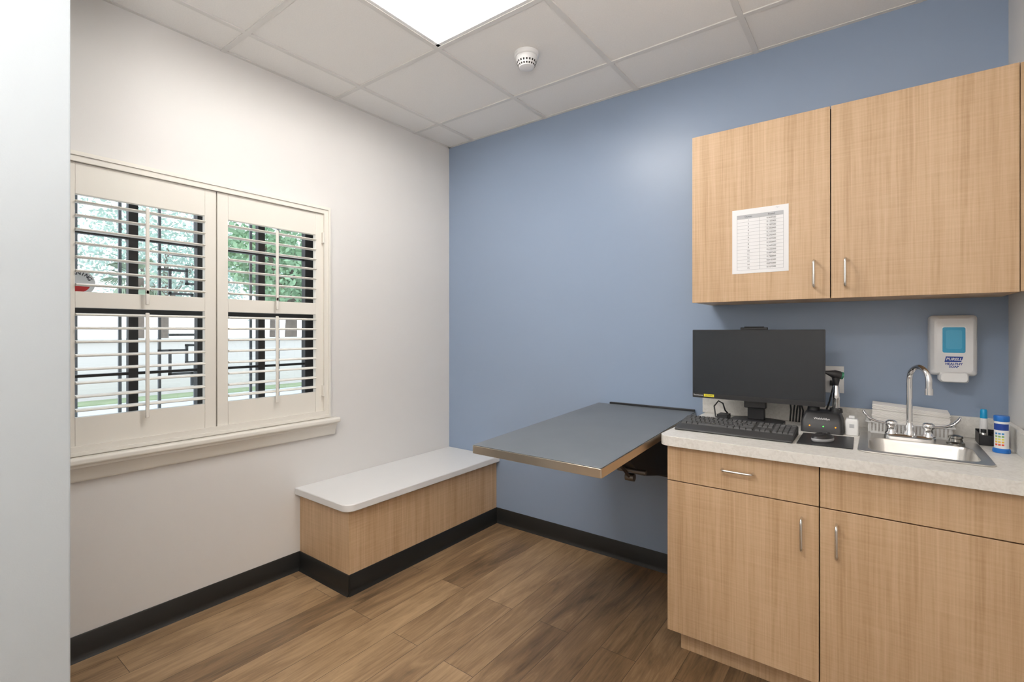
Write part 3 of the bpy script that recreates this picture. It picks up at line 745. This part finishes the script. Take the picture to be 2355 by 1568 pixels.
# test strip bottle
t = thing('test_strip_bottle', (2.886, -0.262, 0.8905), 'white test strip bottle with blue cap and colour chart label', 'bottle')
cxb, cyb = 2.886, -0.262
MB().lathe((cxb, cyb, 0.8906), [(0.0230, 0), (0.0235, 0.004), (0.0225, 0.012), (0.019, 0.015)]).build('bottle_foot', M_CAPB, t)
MB().lathe((cxb, cyb, 0.9056), [(0.019, 0), (0.019, 0.092)]).build('bottle_label', M_PLAST, t)
MB().lathe((cxb, cyb, 0.9976), [(0.0195, 0), (0.0205, 0.002), (0.0205, 0.016), (0.019, 0.019), (0.001, 0.019)]).build('bottle_cap', M_CAPB, t)
cc = [(0.75, 0.10, 0.05), (0.85, 0.55, 0.05), (0.80, 0.75, 0.15), (0.25, 0.45, 0.15), (0.05, 0.25, 0.55), (0.75, 0.30, 0.40)]
for i in range(5):
    mm = simple('chart_colour', cc[i % 6], 0.5)
    b = MB()
    for j in range(3):
        a = math.radians(-150 + j*26); a2 = a + 0.34; zz = 0.915 + i*0.0095
        b.quad((cxb+0.0193*math.cos(a), cyb+0.0193*math.sin(a), zz), (cxb+0.0193*math.cos(a2), cyb+0.0193*math.sin(a2), zz), (cxb+0.0193*math.cos(a2), cyb+0.0193*math.sin(a2), zz+0.006), (cxb+0.0193*math.cos(a), cyb+0.0193*math.sin(a), zz+0.006))
    b.build('colour_patch_row', mm, t, smooth=False)
b = MB()
n = 10
for k in range(n):
    a = math.radians(-175 + k*14); a2 = math.radians(-175 + (k+1)*14)
    b.quad((cxb+0.0194*math.cos(a), cyb+0.0194*math.sin(a), 0.968), (cxb+0.0194*math.cos(a2), cyb+0.0194*math.sin(a2), 0.968), (cxb+0.0194*math.cos(a2), cyb+0.0194*math.sin(a2), 0.990), (cxb+0.0194*math.cos(a), cyb+0.0194*math.sin(a), 0.990))
b.build('label_band', M_LOGOB, t, smooth=False)

# black caddy with bottle and tubes
t = thing('desk_caddy', (2.882, -0.115, 0.8905), 'small black open caddy in the countertop corner', 'caddy')
b = MB(); ax0, ax1, ay0, ay1 = 2.842, 2.920, -0.160, -0.070
b.box(ax0, ax1, ay0, ay1, 0.8908, 0.894).box(ax0, ax1, ay0, ay0+0.003, 0.894, 0.928).box(ax0, ax1, ay1-0.003, ay1, 0.894, 0.938).box(ax0, ax0+0.003, ay0, ay1, 0.894, 0.932).box(ax1-0.003, ax1, ay0, ay1, 0.894, 0.932)
b.box((ax0+ax1)/2-0.001, (ax0+ax1)/2+0.001, ay0, ay1, 0.894, 0.928)
b.build('caddy_body', M_BLACK, t, bevel=0.001)
t = thing('dropper_bottle', (2.860, -0.115, 0.894), 'slim silver bottle with bright blue cap in caddy', 'bottle')
MB().lathe((2.860, -0.115, 0.8945), [(0.0115, 0), (0.0115, 0.085), (0.010, 0.09)]).build('bottle_body', M_PLAST2, t)
MB().lathe((2.860, -0.115, 0.9846), [(0.0105, 0), (0.0100, 0.028), (0.0075, 0.033), (0.001, 0.033)]).build('bottle_cap', simple('cyan_cap', (0.0, 0.30, 0.60), 0.3), t)
t = thing('pen_light', (2.895, -0.12, 0.894), 'short black pen light leaning in the caddy', 'pen light')
MB().tube([(2.897, -0.095, 0.899), (2.898, -0.125, 0.962)], 0.010, 16).build('barrel', M_BLACK, t)
MB().tube([(2.898, -0.1252, 0.9625), (2.8985, -0.130, 0.973)], [0.010, 0.008], 16).build('tip', M_CHROME, t)
t = thing('glass_vial', (2.858, -0.14, 0.894), 'small clear vial with black cap in the caddy', 'vial')
MB().lathe((2.856, -0.1415, 0.8945), [(0.0095, 0), (0.0095, 0.035), (0.007, 0.04)], n=20).build('vial_body', M_STEEL, t)
MB().lathe((2.856, -0.1415, 0.9346), [(0.008, 0), (0.008, 0.012), (0.001, 0.013)], n=20).build('vial_cap', M_BLACK, t)

# smoke detector
t = thing('smoke_detector', (1.178, -0.689, H), 'round white smoke detector mounted on ceiling tile', 'smoke detector')
c0 = (1.168, -0.664, H-0.0005)
MB().lathe(c0, [(0.060, 0), (0.060, -0.014), (0.057, -0.018), (0.053, -0.020)]).build('base_ring', M_PLAST, t)
MB().lathe(c0, [(0.052, -0.0201), (0.053, -0.034), (0.049, -0.042), (0.042, -0.060), (0.036, -0.070), (0.018, -0.075), (0.001, -0.075)]).build('sensor_dome', M_PLAST, t)
b = MB()
for k in range(20):
    a = 2*PI*k/20; ca, sa = math.cos(a), math.sin(a); tx, ty = -sa*0.0038, ca*0.0038
    for (r0, z0), (r1, z1) in (((0.0488, -0.0442), (0.0455, -0.0528)), ((0.0432, -0.0590), (0.0395, -0.0660))):
        b.quad((c0[0]+ca*r0+tx, c0[1]+sa*r0+ty, c0[2]+z0), (c0[0]+ca*r0-tx, c0[1]+sa*r0-ty, c0[2]+z0), (c0[0]+ca*r1-tx, c0[1]+sa*r1-ty, c0[2]+z1), (c0[0]+ca*r1+tx, c0[1]+sa*r1+ty, c0[2]+z1))
b.build('vent_slots', M_GAPSHADE, t, smooth=False)

# ------------------------------------------------------------ outside
gr = MB(); gr.box(-45, -0.2, -30, 30, -0.15, -0.05)
o = struct(gr.build('ground', M_CONC, smooth=False))
top(MB().box(-9.6, -8.9, -12, 14, -0.05, -0.03).build('grass_strip', M_GRASS, smooth=False), 'strip of green grass along the white garden wall', 'grass', kind='stuff')
b = MB(); b.box(-10.0, -9.7, -14, 22, -0.05, 1.10); b.box(-10.05, -9.65, -14, 22, 1.10, 1.16)
top(b.build('garden_wall', M_STUCCO, smooth=False), 'low white stucco garden wall across the pavement', 'wall')
# iron grille
b = MB(); gxp = -0.34; hw = 0.006
def bar(y0, z0, y1, z1):
    b.box(gxp-0.006, gxp+0.006, min(y0, y1)-hw, max(y0, y1)+hw, min(z0, z1)-hw, max(z0, z1)+hw)
for y in (-2.20, -2.04, -1.88, -1.72, -1.275, -1.115, -0.95): bar(y, 0.70, y, 2.15)
bar(-2.20, -0.044, -2.20, 0.70); bar(-0.95, -0.044, -0.95, 0.70)
bar(-1.56, 0.70, -1.56, 1.05); bar(-1.56, 1.75, -1.56, 2.15)
for z in (0.70, 2.15): bar(-2.2, z, -0.95, z)
for (yc, zc) in ((-1.555, 1.60), (-1.555, 1.19)):
    for r_ in (0.045, ):
        bar(yc-r_, zc-r_, yc+r_, zc-r_); bar(yc-r_, zc+r_, yc+r_, zc+r_); bar(yc-r_, zc-r_, yc-r_, zc+r_); bar(yc+r_, zc-r_, yc+r_, zc+r_)
    bar(yc-0.12, zc+0.10, yc+0.06, zc+0.10); bar(yc-0.12, zc-0.10, yc-0.02, zc-0.10); bar(yc-0.12, zc-0.10, yc-0.12, zc+0.02)
    bar(yc-0.165, zc+0.02, yc-0.045, zc+0.02); bar(yc+0.045, zc, yc+0.10, zc); bar(yc+0.10, zc-0.12, yc+0.10, zc+0.12)
    bar(yc+0.06, zc+0.10, yc+0.06, zc+0.15); bar(yc-0.02, zc-0.10, yc-0.02, zc-0.16)
bar(-1.555, 1.30, -1.555, 1.50); bar(-1.555, 1.645, -1.555, 1.75); bar(-1.56, 1.05, -1.56, 1.145)
for z in (0.72, 2.13):
    for y in (-2.20, -0.95): b.box(gxp, -0.2005, y-hw, y+hw, z-hw, z+hw)
top(b.build('security_grille', M_IRON, smooth=False), 'grey iron security grille with geometric squares outside window', 'security grille')

def leafmesh(b, c, rad, n, s):
    for _ in range(n):
        while True:
            p = Vector((random.uniform(-1, 1), random.uniform(-1, 1), random.uniform(-1, 1)))
            if p.length < 1: break
        p = p.normalized() * (p.length ** 0.5)
        p = Vector((c[0]+p.x*rad[0], c[1]+p.y*rad[1], c[2]+p.z*rad[2]))
        u = Vector((random.gauss(0, 1), random.gauss(0, 1), random.gauss(0, 1))).normalized()
        v = u.orthogonal().normalized(); k = s*random.uniform(0.6, 1.3)
        b.quad(p-u*k, p+v*k*0.5, p+u*k, p-v*k*0.5)
def tree(x, y, h, r, label, mat):
    t = thing('tree', (x, y, -0.05), label, 'tree', group='trees behind the garden wall')
    tr = MB(); tr.tube([(x, y, -0.05), (x+0.1, y, h*0.35), (x, y+0.15, h*0.7)], [0.22, 0.17, 0.08], 10)
    tr.tube([(x+0.1, y, h*0.33), (x+0.2, y+r*0.35, h*0.6), (x+0.1, y+r*0.5, h*0.8)], [0.11, 0.08, 0.04], 8)
    tr.tube([(x+0.1, y, h*0.35), (x+0.2, y-r*0.35, h*0.62), (x+0.1, y-r*0.5, h*0.8)], [0.11, 0.08, 0.04], 8)
    tr.build('trunk', M_BARK, t)
    lf = MB()
    for k in range(9):
        a = 2*PI*k/9
        leafmesh(lf, (x+math.cos(a)*r*0.45, y+math.sin(a)*r*0.6, h*random.uniform(0.45, 0.9)), (r*0.55, r*0.6, r*0.45), 420, 0.11)
    leafmesh(lf, (x, y, h*0.66), (r*0.8, r*0.9, r*0.75), 1100, 0.11)
    o = lf.build('foliage', mat, t, smooth=False); o['kind'] = 'stuff'
tree(-13.0, 5.9, 5.6, 2.1, 'broad leafy green tree with brown trunk', M_LEAF)
tree(-18.0, 12.0, 6.5, 2.9, 'broad leafy green tree with brown trunk', M_LEAF)
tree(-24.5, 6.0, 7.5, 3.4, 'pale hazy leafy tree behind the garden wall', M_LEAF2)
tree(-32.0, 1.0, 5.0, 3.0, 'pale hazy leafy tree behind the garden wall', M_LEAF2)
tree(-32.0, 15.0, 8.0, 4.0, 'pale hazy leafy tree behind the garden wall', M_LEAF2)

# palm
px, py, pz = -11.8, 1.4, 2.6
t = thing('palm_tree', (px, py, -0.05), 'short fan palm tree behind the garden wall', 'palm tree')
MB().tube([(px, py, -0.05), (px, py, pz)], [0.16, 0.14], 10).build('trunk', M_BARK, t)
b = MB()
for k in range(26):
    a = random.uniform(0, 2*PI); el = random.uniform(-0.9, 1.1); L_ = random.uniform(0.5, 0.75)
    d = Vector((math.cos(a)*math.cos(el), math.sin(a)*math.cos(el), math.sin(el)))
    side = d.cross(Vector((0, 0, 1))).normalized(); p0 = Vector((px, py, pz))
    for q in range(-4, 5):
        e = (d + side*q*0.14).normalized()*L_
        b.quad(p0+d*0.25, p0+d*0.25+side*0.03+e*0.5, p0+e*1.25-Vector((0, 0, 0.18)), p0+d*0.25-side*0.03+e*0.5)
o = b.build('fronds', simple('frond', (0.32, 0.40, 0.28), 0.8, var=0.3), t, smooth=False); o['kind'] = 'stuff'

# ------------------------------------------------------------ lights, world + camera
fl = bpy.data.lights.new('ceiling_fill', 'AREA'); fl.shape = 'SQUARE'; fl.size = 0.35; fl.energy = 40; fl.color = (1.0, 0.98, 0.96)  # unseen upward fill lamp, added to brighten ceiling and room
fo = bpy.data.objects.new('ceiling_fill', fl); fo.location = (2.6, -2.95, 1.5); fo.rotation_euler = (PI + 0.0, 0, 0); COL.objects.link(fo)

wd = bpy.data.worlds.new('World'); scene.world = wd; wd.use_nodes = True
nt = wd.node_tree; bg = nt.nodes['Background']
tc = nt.nodes.new('ShaderNodeTexCoord'); sp = nt.nodes.new('ShaderNodeSeparateXYZ')
rp = nt.nodes.new('ShaderNodeValToRGB')
rp.color_ramp.elements[0].position = 0.0; rp.color_ramp.elements[0].color = (0.95, 0.97, 1.0, 1)
rp.color_ramp.elements[1].position = 0.8; rp.color_ramp.elements[1].color = (0.70, 0.82, 1.0, 1)
nt.links.new(tc.outputs['Generated'], sp.inputs[0]); nt.links.new(sp.outputs['Z'], rp.inputs[0])
nt.links.new(rp.outputs[0], bg.inputs[0]); bg.inputs[1].default_value = 2.8

cam = bpy.data.cameras.new('camera'); co = bpy.data.objects.new('camera', cam); COL.objects.link(co)
cam.sensor_width = 36; cam.lens = 36*1122/2355; cam.shift_y = -(784-762)/2355
co.location = (2.542, -2.620, 1.307); co.rotation_euler = (PI/2, 0, math.radians(36.8))
cam.clip_start = 0.02
scene.camera = co
